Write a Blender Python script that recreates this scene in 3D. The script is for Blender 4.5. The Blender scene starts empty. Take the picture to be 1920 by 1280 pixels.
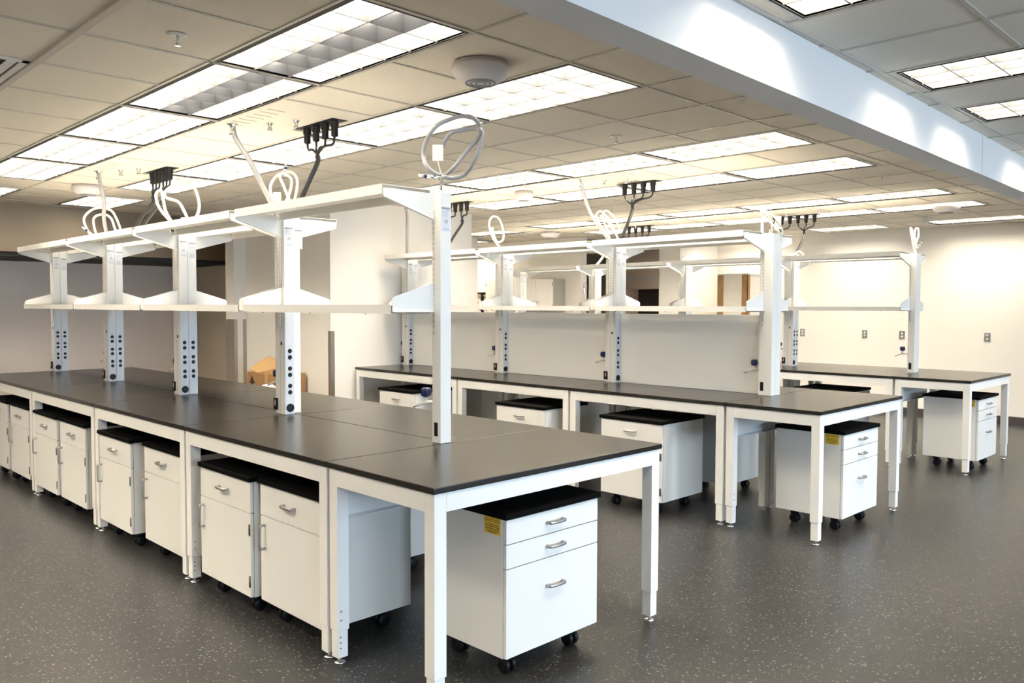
import bpy, bmesh, math, random
from mathutils import Vector, Matrix
random.seed(7)
scene = bpy.context.scene
C = scene.collection

# ------------------------------------------------------------------ camera
CAM = Vector((3.9071, -1.8088, 1.6176)); YAW, PITCH, ROLL, FPX = 0.7908, -0.0428, 0.003, 1546.5
def cam_axes():
    f = Vector((-math.sin(YAW)*math.cos(PITCH), math.cos(YAW)*math.cos(PITCH), math.sin(PITCH)))
    r = Vector((math.cos(YAW), math.sin(YAW), 0)); u = r.cross(f)
    c, s = math.cos(ROLL), math.sin(ROLL)
    return r*c+u*s, u*c-r*s, f
R_, U_, F_ = cam_axes()
cam_data = bpy.data.cameras.new('camera'); cam = bpy.data.objects.new('camera', cam_data); C.objects.link(cam)
m = Matrix((R_, U_, -F_)).transposed().to_4x4(); m.translation = CAM
cam.matrix_world = m
cam_data.sensor_width = 36; cam_data.lens = FPX/1920*36; cam_data.clip_start = .05; cam_data.clip_end = 100
scene.camera = cam

# ------------------------------------------------------------------ world, daylight, exposure
world = bpy.data.worlds.new('world'); scene.world = world; world.use_nodes = True
bg = world.node_tree.nodes['Background']; bg.inputs[0].default_value = (.72, .86, 1, 1); bg.inputs[1].default_value = 1.0
scene.view_settings.view_transform = 'Standard'
try: scene.view_settings.look = 'None'
except Exception: pass
scene.view_settings.exposure = 0.6; scene.view_settings.gamma = 1; scene.view_settings.use_curve_mapping = False
LAMP = 26.0; DAY = 75.0
scene.cycles.max_bounces = 8; scene.cycles.diffuse_bounces = 5; scene.cycles.glossy_bounces = 4
# daylight through the tall windows of the wall behind the photographer
for wy in (-1.6, 1.6, 4.8, 8.0):
    l = bpy.data.lights.new('window_daylight', 'AREA'); l.shape = 'RECTANGLE'; l.size = 2.2; l.size_y = 1.7
    l.spread = math.radians(115); l.energy = DAY; l.color = (.60, .79, 1)
    lo = bpy.data.objects.new('window_daylight', l); C.objects.link(lo); lo.location = (8.35, wy, 1.75)
    lo.rotation_euler = (math.radians(62), 0, math.radians(90))

HC = 2.795; HT = .917
ORD = ['first', 'second', 'third', 'fourth', 'fifth', 'sixth', 'seventh', 'eighth', 'ninth', 'tenth']

# ------------------------------------------------------------------ materials
def mat(name, col, rough=.5, metal=0, spec=.5, emit=None, estr=0):
    m = bpy.data.materials.new(name); m.use_nodes = True; b = m.node_tree.nodes['Principled BSDF']
    b.inputs['Base Color'].default_value = (*col, 1); b.inputs['Roughness'].default_value = rough
    b.inputs['Metallic'].default_value = metal; b.inputs['Specular IOR Level'].default_value = spec
    if emit: b.inputs['Emission Color'].default_value = (*emit, 1); b.inputs['Emission Strength'].default_value = estr
    return m
def noisy(m, scale, c1, c2, lo=.45, hi=.55, bump=0, detail=2, sc3=(1,1,1)):
    nt = m.node_tree; b = nt.nodes['Principled BSDF']
    tc = nt.nodes.new('ShaderNodeTexCoord'); mp = nt.nodes.new('ShaderNodeMapping'); mp.inputs['Scale'].default_value = sc3
    nz = nt.nodes.new('ShaderNodeTexNoise'); nz.inputs['Scale'].default_value = scale; nz.inputs['Detail'].default_value = detail
    rp = nt.nodes.new('ShaderNodeValToRGB'); rp.color_ramp.elements[0].position = lo; rp.color_ramp.elements[1].position = hi
    rp.color_ramp.elements[0].color = (*c1, 1); rp.color_ramp.elements[1].color = (*c2, 1)
    nt.links.new(tc.outputs['Object'], mp.inputs[0]); nt.links.new(mp.outputs[0], nz.inputs['Vector'])
    nt.links.new(nz.outputs['Fac'], rp.inputs[0]); nt.links.new(rp.outputs[0], b.inputs['Base Color'])
    if bump:
        bp = nt.nodes.new('ShaderNodeBump'); bp.inputs['Strength'].default_value = bump; bp.inputs['Distance'].default_value = .002
        nt.links.new(nz.outputs['Fac'], bp.inputs['Height']); nt.links.new(bp.outputs[0], b.inputs['Normal'])
    return m
M = {}
M['white'] = mat('white_powder_coat', (.80, .79, .76), .38)
M['cab'] = mat('white_cabinet_steel', (.74, .73, .70), .42)
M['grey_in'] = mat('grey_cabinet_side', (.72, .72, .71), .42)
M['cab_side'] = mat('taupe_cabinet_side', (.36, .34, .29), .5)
M['backboard'] = mat('white_laminate_board', (.90, .885, .85), .5)
M['face'] = mat('raceway_faceplate', (.66, .69, .73), .4)
M['wall'] = noisy(mat('wall_paint', (.78, .75, .70), .7), 60, (.77, .745, .70), (.79, .76, .715), .3, .7, .05)
M['rose'] = mat('warm_grey_wall_paint', (.80, .70, .63), .7)
M['tan'] = mat('tan_wall_paint', (.62, .54, .43), .65)
M['soffit'] = mat('satin_brown_soffit', (.22, .165, .105), .34, .5)
M['tile'] = noisy(mat('ceiling_tile', (.72, .69, .63), .9, 0, .2), 110, (.55, .50, .42), (.87, .815, .72), .28, .36, .35, 3)
M['tee'] = mat('ceiling_grid', (.60, .57, .51), .5)
M['panel'] = mat('service_panel_paint', (.80, .76, .67), .5)
M['beam'] = mat('beam_paint', (.80, .79, .78), .6)
M['top'] = noisy(mat('black_epoxy', (.02, .019, .018), .25, 0, .5), 9, (.010, .008, .006), (.018, .014, .010), .3, .7, .02, 4, (1, 6, 1))
M['slab'] = mat('black_cabinet_top', (.003, .003, .003), .65, 0, .05)
M['black'] = mat('black_plastic', (.006, .006, .008), .4, 0, .25)
M['dark'] = mat('dark_gap', (.01, .01, .01), .7)
M['chrome'] = mat('chrome', (.75, .75, .76), .22, 1)
M['steel'] = mat('brushed_steel', (.45, .40, .35), .35, .9)
M['alu'] = mat('satin_handle', (.38, .37, .37), .32, .8)
M['hinge'] = mat('hinge_steel', (.16, .13, .11), .4, .8)
M['yellow'] = mat('caution_yellow', (.80, .52, .02), .5)
M['ink'] = mat('print_ink', (.03, .03, .03), .6)
M['greyink'] = mat('grey_print', (.28, .29, .32), .6)
M['label'] = mat('sticker_paper', (.68, .70, .76), .5)
M['blue'] = mat('dark_blue_handle', (.012, .02, .10), .35)
M['red'] = mat('red_plastic', (.55, .01, .015), .4)
M['hose_w'] = mat('cream_hose', (.82, .78, .68), .4)
M['hose_g'] = mat('grey_hose', (.33, .33, .335), .35)
M['rubber'] = mat('rubber_cable', (.015, .015, .016), .45)
M['base'] = mat('dark_baseboard', (.06, .05, .048), .5)
M['card'] = noisy(mat('cardboard', (.36, .20, .08), .8), 8, (.33, .18, .07), (.40, .23, .10), .3, .7, .05)
M['card2'] = mat('light_cardboard', (.52, .33, .15), .8)
M['wrap'] = noisy(mat('stretch_wrap', (.78, .74, .66), .25), 5, (.74, .70, .62), (.82, .78, .70), .3, .7, .3, 3, (1, 1, 14))
M['lamp'] = mat('lamp_glow', (.9, .9, .9), .5, 0, .5, (1, .88, .70), LAMP)
M['lamp_off'] = mat('unlit_lamp_glow', (.7, .68, .65), .4, 0, .5, (1, .9, .78), 4.5)  # glow added to the unlit middle lamp so its strip reads lighter
M['louver'] = mat('louver_satin', (.17, .175, .185), .3)
M['detector'] = mat('detector_plastic', (.74, .71, .72), .45)
M['glass'] = mat('window_glass', (.8, .9, 1), .05)
M['glass'].node_tree.nodes['Principled BSDF'].inputs['Transmission Weight'].default_value = 1
def floor_mat():
    m = mat('speckled_vinyl', (.10, .10, .105), .33, 0, .3); nt = m.node_tree; b = nt.nodes['Principled BSDF']
    tc = nt.nodes.new('ShaderNodeTexCoord')
    def vor(scale, thr):
        v = nt.nodes.new('ShaderNodeTexVoronoi'); v.inputs['Scale'].default_value = scale
        nz = nt.nodes.new('ShaderNodeTexNoise'); nz.inputs['Scale'].default_value = scale*1.3
        mx = nt.nodes.new('ShaderNodeMixRGB'); mx.inputs[0].default_value = .012
        nt.links.new(tc.outputs['Object'], mx.inputs[1]); nt.links.new(nz.outputs['Color'], mx.inputs[2])
        nt.links.new(tc.outputs['Object'], nz.inputs['Vector']); nt.links.new(mx.outputs[0], v.inputs['Vector'])
        r = nt.nodes.new('ShaderNodeValToRGB'); r.color_ramp.elements[0].position = thr; r.color_ramp.elements[1].position = thr+.05
        r.color_ramp.elements[0].color = (1, 1, 1, 1); r.color_ramp.elements[1].color = (0, 0, 0, 1)
        nt.links.new(v.outputs['Distance'], r.inputs[0]); 
        h = nt.nodes.new('ShaderNodeMath'); h.operation = 'GREATER_THAN'; h.inputs[1].default_value = .62
        nt.links.new(v.outputs['Color'], h.inputs[0])
        mu = nt.nodes.new('ShaderNodeMath'); mu.operation = 'MULTIPLY'
        nt.links.new(r.outputs[0], mu.inputs[0]); nt.links.new(h.outputs[0], mu.inputs[1]); return mu
    prev = None
    col = (.027, .026, .026, 1)
    for scale, thr, c in ((45, .22, (.16, .155, .15, 1)), (75, .24, (.13, .125, .12, 1)), (60, .25, (.02, .034, .035, 1))):
        mx = nt.nodes.new('ShaderNodeMixRGB'); v = vor(scale, thr); nt.links.new(v.outputs[0], mx.inputs[0])
        if prev is None: mx.inputs[1].default_value = col
        else: nt.links.new(prev.outputs[0], mx.inputs[1])
        mx.inputs[2].default_value = c; prev = mx
    nt.links.new(prev.outputs[0], b.inputs['Base Color'])
    return m
M['floor'] = floor_mat()

# ------------------------------------------------------------------ mesh helpers
class MB:
    def __init__(s): s.v, s.f, s.smooth = [], [], set()
    def box(s, x0, x1, y0, y1, z0, z1):
        n = len(s.v)
        s.v += [(x0,y0,z0),(x1,y0,z0),(x1,y1,z0),(x0,y1,z0),(x0,y0,z1),(x1,y0,z1),(x1,y1,z1),(x0,y1,z1)]
        s.f += [(n,n+3,n+2,n+1),(n+4,n+5,n+6,n+7),(n,n+1,n+5,n+4),(n+1,n+2,n+6,n+5),(n+2,n+3,n+7,n+6),(n+3,n,n+4,n+7)]
        return s
    def cbox(s, c, d): return s.box(c[0]-d[0]/2, c[0]+d[0]/2, c[1]-d[1]/2, c[1]+d[1]/2, c[2]-d[2]/2, c[2]+d[2]/2)
    def chbox(s, x0, x1, y0, y1, z0, z1, b=.004):
        bm = bmesh.new(); t = MB().box(x0,x1,y0,y1,z0,z1); vs = [bm.verts.new(p) for p in t.v]
        for f in t.f: bm.faces.new([vs[i] for i in f])
        bmesh.ops.bevel(bm, geom=list(bm.edges), offset=b, segments=2, affect='EDGES', profile=.6)
        bm.verts.index_update(); n = len(s.v); s.v += [tuple(v.co) for v in bm.verts]
        s.f += [tuple(n+v.index for v in f.verts) for f in bm.faces]; bm.free(); return s
    def prism(s, poly, axis, a, b):
        n = len(s.v); k = len(poly)
        def P(p, t):
            if axis == 'x': return (t, p[0], p[1])
            if axis == 'y': return (p[0], t, p[1])
            return (p[0], p[1], t)
        s.v += [P(p, a) for p in poly]+[P(p, b) for p in poly]
        s.f += [tuple(range(n, n+k))[::-1], tuple(range(n+k, n+2*k))]
        s.f += [(n+i, n+(i+1) % k, n+k+(i+1) % k, n+k+i) for i in range(k)]
        return s
    def lathe(s, prof, c=(0,0,0), axis='z', n=16):
        b = len(s.v); k = len(prof)
        for i in range(n):
            a = 2*math.pi*i/n; ca, sa = math.cos(a), math.sin(a)
            for r, h in prof:
                q = (r*ca, r*sa, h)
                if axis == 'x': q = (h, r*ca, r*sa)
                elif axis == 'y': q = (r*sa, h, r*ca)
                s.v.append((c[0]+q[0], c[1]+q[1], c[2]+q[2]))
        for i in range(n):
            j = (i+1) % n
            for t in range(k-1):
                s.smooth.add(len(s.f)); s.f.append((b+i*k+t, b+j*k+t, b+j*k+t+1, b+i*k+t+1))
        s.f.append(tuple(b+i*k for i in range(n))[::-1]); s.f.append(tuple(b+i*k+k-1 for i in range(n)))
        return s
    def cyl(s, c, r, h0, h1, axis='z', n=16): return s.lathe([(r, h0), (r, h1)], c, axis, n)
    def tube(s, pts, r, n=8, sub=5, closed=False):
        P = [Vector(p) for p in pts]
        if len(P) > 2 and sub > 1:
            out = []
            for i in range(len(P)-1):
                p0 = P[i-1] if i else P[0]*2-P[1]; p1, p2 = P[i], P[i+1]; p3 = P[i+2] if i+2 < len(P) else P[-1]*2-P[-2]
                for j in range(sub):
                    t = j/sub
                    out.append(.5*((2*p1)+(-p0+p2)*t+(2*p0-5*p1+4*p2-p3)*t*t+(-p0+3*p1-3*p2+p3)*t**3))
            out.append(P[-1]); P = out
        b = len(s.v); nrm = None
        for i, p in enumerate(P):
            t = (P[min(i+1, len(P)-1)]-P[max(i-1, 0)]).normalized()
            if nrm is None:
                nrm = t.cross(Vector((0,0,1))) if abs(t.z) < .9 else t.cross(Vector((1,0,0)))
            nrm = (nrm-t*nrm.dot(t)).normalized(); bn = t.cross(nrm)
            for k in range(n):
                a = 2*math.pi*k/n; s.v.append(tuple(p+nrm*(r*math.cos(a))+bn*(r*math.sin(a))))
        for i in range(len(P)-1):
            for k in range(n):
                s.smooth.add(len(s.f)); s.f.append((b+i*n+k, b+i*n+(k+1) % n, b+(i+1)*n+(k+1) % n, b+(i+1)*n+k))
        s.f.append(tuple(b+k for k in range(n))[::-1]); s.f.append(tuple(b+(len(P)-1)*n+k for k in range(n)))
        return s
    def mesh(s, name):
        me = bpy.data.meshes.new(name); me.from_pydata(s.v, [], s.f)
        bm = bmesh.new(); bm.from_mesh(me); bmesh.ops.recalc_face_normals(bm, faces=bm.faces); bm.to_mesh(me); bm.free()
        for i in s.smooth: me.polygons[i].use_smooth = True
        return me
def put(name, mb, m, parent=None, loc=None, rotz=0):
    me = mb if isinstance(mb, bpy.types.Mesh) else mb.mesh(name)
    if not me.materials: me.materials.append(M[m])
    o = bpy.data.objects.new(name, me); C.objects.link(o)
    if parent: o.parent = parent
    if loc: o.location = loc
    if rotz: o.rotation_euler.z = rotz
    return o
def tag(o, label, cat, group=None):
    o['label'] = label; o['category'] = cat
    if group: o['group'] = group
    return o
def thing(name, label, cat, loc=(0,0,0), rotz=0, group=None):
    o = bpy.data.objects.new(name, None); C.objects.link(o); o.location = loc; o.rotation_euler.z = rotz
    o.empty_display_size = .1
    return tag(o, label, cat, group)
def struct(name, mb, m):
    o = put(name, mb, m); o['kind'] = 'structure'; return o
def dup(root, loc, rotz=None, label=None, group=None):
    def cp(o, par):
        c = o.copy(); C.objects.link(c); c.parent = par
        for ch in [x for x in o.children]: cp(ch, c)
        return c
    r = cp(root, None); r.location = loc
    if rotz is not None: r.rotation_euler.z = rotz
    if label: r['label'] = label
    if group: r['group'] = group
    return r
def text_mesh(body, size, name='lettering'):
    cu = bpy.data.curves.new(name, 'FONT'); cu.body = body; cu.size = size; cu.align_x = 'CENTER'; cu.align_y = 'CENTER'; cu.resolution_u = 2
    o = bpy.data.objects.new(name, cu); C.objects.link(o); dg = bpy.context.evaluated_depsgraph_get()
    me = bpy.data.meshes.new_from_object(o.evaluated_get(dg)); bpy.data.objects.remove(o); bpy.data.curves.remove(cu)
    return me

# ------------------------------------------------------------------ the room
struct('floor', MB().box(-11, 8.2, -7.2, 13, -.1, 0), 'floor')
struct('ceiling_slab', MB().box(-11, 8.2, -7.2, 13, HC+.25, HC+.4), 'wall')
struct('wall_right', MB().box(-4, 8.2, 11.16, 11.4, 0, HC+.25), 'wall')
struct('wall_near', MB().box(-8.6, 8.2, -7.2, -7, 0, HC+.25), 'wall')
struct('wall_left', MB().box(-8.6, -8.4, -7, 3.8, 0, HC+.25), 'rose')
struct('soffit_left', MB().chbox(-8.4, -7.08, -7, 3.6, 2.235, HC+.1, .006), 'soffit')
struct('soffit_shadow', MB().box(-8.4, -7.1, -7, 3.6, 2.19, 2.235), 'dark')  # dark slab stands in for the shadow line under the soffit
t = put('tag', MB().box(-7.075, -7.07, 3.44, 3.6, 2.225, 2.265), 'red'); tag(t, 'small red tag at the end of the steel soffit', 'tag')
# wall block behind the bench ends
struct('wall_block', MB().box(-6.2, -4.08, 3.236, 5.35, 0, HC+.25), 'wall')
struct('wall_return', MB().box(-8.4, -6.3, 3.62, 3.8, 0, HC+.25), 'tan')
struct('wall_pilaster', MB().box(-6.3, -6.07, 3.075, 3.236, 0, HC+.25).box(-6.3, -6.2, 3.236, 3.8, 0, HC+.25), 'wall')
struct('wall_back', MB().box(-7, -6.8, 5.35, 7.93, 0, HC+.25), 'wall')
struct('wall_back_fill', MB().box(-6.8, -6.2, 5.2, 5.35, 0, HC+.25), 'wall')
struct('wall_alcove', MB().box(-10.6, -5.36, 9.02, 9.17, 0, HC+.25), 'wall')
struct('wall_far', MB().box(-10.8, -10.6, 5, 13, 0, HC+.25), 'tan')
struct('wall_recess', MB().box(-10.6, -4, 12.6, 12.8, 0, HC+.25), 'tan')
struct('wall_pier', MB().box(-4.42, -4.0, 9.98, 12.6, 0, HC+.25), 'wall')
struct('wall_corridor', MB().box(-10.6, -7, 7.7, 7.9, 0, HC+.25), 'wall')
for i, (x, y) in enumerate([(-6.07, 3.075), (-6.07, 3.236)]): pass
def guard(name, poly, z1): 
    return struct(name, MB().prism(poly, 'z', 0.1, z1), 'steel')
guard('trim_2', [(-6.30,3.071),(-6.066,3.071),(-6.066,3.115),(-6.069,3.115),(-6.069,3.074),(-6.30,3.074)], 1.44)
guard('trim_3', [(-6.069,3.19),(-6.066,3.19),(-6.066,3.239),(-6.069,3.239)], 1.44)
guard('trim_4', [(-4.125,3.232),(-4.076,3.232),(-4.076,3.285),(-4.079,3.285),(-4.079,3.235),(-4.125,3.235)], 1.335)
struct('baseboard_right', MB().box(-4, 8, 11.145, 11.16, 0, .105), 'base')
struct('baseboard_block', MB().box(-4.08, -4.07, 3.236, 5.35, 0, .1), 'base')
struct('baseboard_left', MB().box(-8.4, -8.39, -7, 3.6, 0, .1), 'base')
# window wall behind the camera
wz0, wz1 = .9, 2.6
b = MB().box(8, 8.2, -7, 11.16, 0, wz0).box(8, 8.2, -7, 11.16, wz1, HC+.25)
ys = [-7]
for wy in (-1.6, 1.6, 4.8, 8.0): ys += [wy-1.1, wy+1.1]
ys.append(11.16)
for i in range(0, len(ys), 2): b.box(8, 8.2, ys[i], ys[i+1], wz0, wz1)
struct('wall_window', b, 'wall')
for i, wy in enumerate((-1.6, 1.6, 4.8, 8.0)):
    w = MB()
    for y in (wy-1.1, wy-.03, wy+1.04): w.box(8.05, 8.12, y, y+.06, wz0, wz1)
    w.box(8.05, 8.12, wy-1.1, wy+1.1, wz0, wz0+.06).box(8.05, 8.12, wy-1.1, wy+1.1, wz1-.06, wz1)
    struct('window_%d' % (i+1), w, 'white')

# beam, very slightly out of square with the benches
bp = [(2.085-.028*-7, -7), (2.24-.028*-7, -7), (2.24-.028*11.16, 11.16), (2.085-.028*11.16, 11.16)]
bm_ = struct('beam', MB().prism(bp, 'z', 2.53, HC+.2), 'beam')
for yy in (4.5,):
    put('joint', MB().prism([(2.083-.028*yy, yy), (2.2415-.028*yy, yy), (2.2415-.028*yy, yy+.004), (2.083-.028*yy, yy+.004)], 'z', 2.5285, HC), 'tee', bm_)

# ------------------------------------------------------------------ ceiling grid and tiles
YL = [-7,-6.4,-5.8,-5.2,-4.57,-3.96,-3.35,-2.74,-2.12,-1.5,-1.22,-.61,0,.61,1.23,1.85,2.41,3.0,3.36,3.98,4.62,5.27,5.83,6.39,6.95,7.57,8.22,8.87,9.53,10.2,10.85,11.16]
XL = [-7.32+.61*i for i in range(16)]            # up to the beam
lights = []          # (x0,x1,y0,y1)
rows = [(0,.61,[1.22,0,-1.22,-2.44,-3.66,-4.88]),(1.23,1.85,[1.22,0,-1.22,-2.44,-3.66,-4.88]),
        (3.36,3.98,[1.19,.02,-1.15,-2.34,-3.52]),(4.62,5.27,[1.13,-.01,-1.17,-2.35,-3.5]),
        (6.95,7.57,[1.03,-.10,-1.26,-2.40,-3.55,-4.72]),(8.22,8.87,[.985,-.18,-1.30,-2.44,-3.57,-4.72])]
for y0, y1, js in rows:
    for a, c in zip(js[1:], js[:-1]): lights.append((a, c, y0, y1))
lights += [(-6.85,-5.63,1.23,1.85),(-6.85,-5.63,0,.61),(-6.5,-5.35,6.0,6.55),(-6.5,-5.35,7.1,7.7),(-.25,.98,10.2,10.85),(-1.95,-.85,10.2,10.85),(-3.7,-2.6,10.2,10.85),(-5.5,-4.5,10.6,11.2),(-8.4,-7.2,8.15,8.75)]  # last two fixtures are added to brighten the hood recess and the corridor
past = [(2.30,3.5,.85,1.455),(2.27,3.45,2.50,3.03),(2.25,3.42,3.54,4.07),(2.21,3.40,5.15,5.72),(2.20,3.40,6.6,7.2),(2.16,3.38,8.2,8.8),
        (4.6,5.8,.85,1.455),(4.6,5.8,2.50,3.03),(4.6,5.8,5.15,5.72),(4.6,5.8,-2.2,-1.6),(2.35,3.55,-2.2,-1.6)]
lights += past
side = []
for ya, yb in ((-3.35,-2.74),(-2.12,-1.5),(-6.4,-5.8),(-5.2,-4.57)):
    for k in range(-4, 1): side.append((1.22*k, 1.22*k+1.22, ya, yb))
lights += side
panels = [(-1.30,-.40,.61,1.23),(-3.93,-3.03,.61,1.23),(-1.22,-.42,3.98,4.62),(-3.98,-3.0,3.98,4.62),(-1.45,-.70,7.57,8.22),(-3.85,-2.95,7.57,8.22)]
def covered(x0, x1, y0, y1):
    """pieces of a tile left after the lights and panels are cut out"""
    rects = [(x0, x1, y0, y1)]
    for L in lights+panels:
        out = []
        for r in rects:
            a0, a1, b0, b1 = max(r[0], L[0]), min(r[1], L[1]), max(r[2], L[2]), min(r[3], L[3])
            if a0 >= a1-1e-4 or b0 >= b1-1e-4: out.append(r); continue
            for q in ((r[0], a0, r[2], r[3]), (a1, r[1], r[2], r[3]), (a0, a1, r[2], b0), (a0, a1, b1, r[3])):
                if q[1]-q[0] > .02 and q[3]-q[2] > .02: out.append(q)
        rects = out
    return rects
tiles = []
for i in range(len(XL)-1):
    for j in range(len(YL)-1): tiles += covered(XL[i], XL[i+1], YL[j], YL[j+1])
X2 = [2.22+.61*i for i in range(10)]
Y2 = [-7,-6.4,-5.8,-5.2,-4.6,-4,-3.4,-2.8,-2.2,-1.6,-1,-.4,.2,.85,1.455,1.98,2.50,3.03,3.54,4.07,4.6,5.15,5.72,6.15,6.6,7.2,7.7,8.2,8.8,9.4,10,10.6,11.16]
for i in range(len(X2)-1):
    for j in range(len(Y2)-1): tiles += covered(X2[i], X2[i+1], Y2[j], Y2[j+1])
for j in range(len(YL)-1): tiles += covered(XL[-1], 2.22, YL[j], YL[j+1])
for x in (-10.5,-9.9,-9.3,-8.7,-8.1,-7.5):
    for y in (5.2,5.8,6.4,7.0,7.6,8.2,8.8,9.4,10,10.6,11.2,11.8,12.2): tiles += covered(x, x+.6, y, y+.6)
for x in (-6.9,-6.3,-5.7,-5.1,-4.5):
    for y in (11.2,11.8,12.2): tiles.append((x, x+.6, y, y+.6))
ceil = bpy.data.objects.new('ceiling', None); C.objects.link(ceil); ceil['kind'] = 'structure'
def proj(p):
    v = Vector(p)-CAM; d = v.dot(F_)
    return None if d < .3 else (960+FPX*v.dot(R_)/d, 640-FPX*v.dot(U_)/d, d)
vis, rest = [], []
for t in tiles:
    pts = [proj((x, y, HC)) for x in t[:2] for y in t[2:]]
    ok = all(pts) and any(-60 < p[0] < 1980 and -60 < p[1] for p in pts)
    if ok: vis.append(((max(p[0] for p in pts)-min(p[0] for p in pts))*(max(p[1] for p in pts)-min(p[1] for p in pts)), t))
    else: rest.append(t)
vis.sort(reverse=True); rest += [t for _, t in vis[290:]]
tcache = {}
for _, t in vis[:290]:
    w, h = round(t[1]-t[0], 3), round(t[3]-t[2], 3)
    if (w, h) not in tcache: tcache[(w, h)] = MB().box(-w/2+.004, w/2-.004, -h/2+.004, h/2-.004, 0, .015).mesh('ceiling_tile')
    put('ceiling_tile', tcache[(w, h)], 'tile', ceil, ((t[0]+t[1])/2, (t[2]+t[3])/2, HC+.004))
rb = MB()
for t in rest: rb.box(t[0]+.004, t[1]-.004, t[2]+.004, t[3]-.004, HC+.004, HC+.019)
o = put('ceiling_tile_field', rb, 'tile', ceil); o['kind'] = 'stuff'
gb = MB()
for t in tiles:
    e = .009
    gb.box(t[0]-e, t[0]+e, t[2], t[3], HC-.001, HC+.003).box(t[0], t[1], t[2]-e, t[2]+e, HC-.0005, HC+.003)
for L in lights:
    e = .012
    gb.box(L[0]-e, L[1]+e, L[2]-e, L[2]+.004, HC-.0015, HC+.003).box(L[0]-e, L[1]+e, L[3]-.004, L[3]+e, HC-.0015, HC+.003)
    gb.box(L[0]-e, L[0]+.004, L[2], L[3], HC-.0015, HC+.003).box(L[1]-.004, L[1]+e, L[2], L[3], HC-.0015, HC+.003)
put('grid_tee', gb, 'tee', ceil)
put('main_runner', MB().box(-7.3, 1.9, -.618, -.585, HC-.010, HC), 'tee', ceil)

# ------------------------------------------------------------------ recessed lights
lcache = {}
def light(x0, x1, y0, y1, label, group, off=False):
    w, h = round(x1-x0, 2), round(y1-y0, 2); k = (w, h, off)
    loc = ((x0+x1)/2, (y0+y1)/2, HC)
    if k in lcache: return dup(lcache[k], loc, 0, label, group)
    t = thing('ceiling_light', label, 'ceiling light', loc, 0, group); lcache[k] = t
    a, c = w/2-.006, h/2-.006; D = .115
    f = MB().box(-a, a, -c, -c+.030, .001, .012).box(-a, a, c-.011, c, .001, .012).box(-a, -a+.009, -c, c, .001, .012).box(a-.024, a, -c, c, .001, .012)
    put('frame', f, 'dark', t)
    xa, xb, ya, yb = -a+.009, a-.024, -c+.030, c-.011
    hb = MB().box(xa, xb, ya, yb, D, D+.008)
    for q in ((xa, xb, ya-.002, ya), (xa, xb, yb, yb+.002), (xa-.002, xa, ya, yb), (xb, xb+.002, ya, yb)): hb.box(*q, .004, D)
    put('housing', hb, 'louver', t)
    n = 3; dw = (yb-ya)/n
    for i in range(n):
        y = ya+dw*i
        mm = 'lamp_off' if (off and i == 1) else 'lamp'
        put('lamp', MB().box(xa+.004, xb-.004, y+.004, y+dw-.004, D-.012, D-.002), mm, t)
    bl = MB().prism([(-.003,.004),(.003,.004),(.010,D-.022),(-.010,D-.022)], 'x', xa, xb).mesh('louver_blade')
    for i in range(1, n): put('louver_blade', bl, 'louver', t, (0, ya+dw*i, 0))
    bc = MB().prism([(-.003,.005),(.003,.005),(.010,D-.022),(-.010,D-.022)], 'y', ya, yb).mesh('louver_blade')
    for i in range(1, 6): put('louver_blade', bc, 'louver', t, (xa+(xb-xa)*i/6, 0, 0))
    return t
for i, L in enumerate(lights):
    off = i in (0, 1)
    if i < 2: lb, g = 'recessed ceiling light with dim middle strip, %s from the white beam' % ORD[i], 'ceiling lights with a dim middle strip'
    elif i < 5: lb, g = 'bright recessed light, %s in line after the dim-striped ceiling lights' % ORD[i-2], 'ceiling lights in the dim-striped row'
    elif i < 10: lb, g = 'bright recessed light past the round detector, %s in row from white beam' % ORD[i-5], 'ceiling lights beside the hose coil bench'
    elif i < 14: lb, g = 'bright recessed light, first row over white-panelled bench, %s from beam' % ORD[i-10], 'ceiling lights over the panelled bench'
    elif i < 18: lb, g = 'bright recessed light, second row over white-panelled bench, %s from beam' % ORD[i-14], 'ceiling lights over the panelled bench'
    elif i < 23: lb, g = 'bright recessed light, first row over outlet wall bench, %s from beam' % ORD[i-18], 'ceiling lights over the outlet wall bench'
    elif i < 28: lb, g = 'bright recessed light, second row over outlet wall bench, %s from beam' % ORD[i-23], 'ceiling lights over the outlet wall bench'
    elif i < 30: lb, g = ('single recessed light by the brown soffit beside the dome', 'single recessed light by the brown soffit in the dim-striped row')[i-28], 'ceiling lights by the soffit'
    elif i < 32: lb, g = 'single recessed light near the far wall cabinets, %s from outlet wall' % ORD[31-i], 'ceiling lights by the wall cabinets'
    elif i < 35: lb, g = 'recessed light close along the outlet wall, %s from white beam' % ORD[i-32], 'ceiling lights by the outlet wall'
    elif i == 35: lb, g = 'added recessed light brightening the far fume hood', None
    elif i == 36: lb, g = 'added recessed light brightening the corridor of the peg rack', None
    elif L in past:
        k = past.index(L); lb = 'recessed louver light beside white beam, %s along its window side' % ORD[k] if k < 6 else 'recessed louver light away from beam on window side, %s along' % ORD[k-6]
        g = 'ceiling lights beyond the beam'
    else:
        k = side.index(L); lb, g = 'recessed light beyond the air vent, %s row, %s from the soffit' % (ORD[k//5], ORD[k % 5]), 'ceiling lights on the vent side'
    light(*L, lb, g, off)

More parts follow.
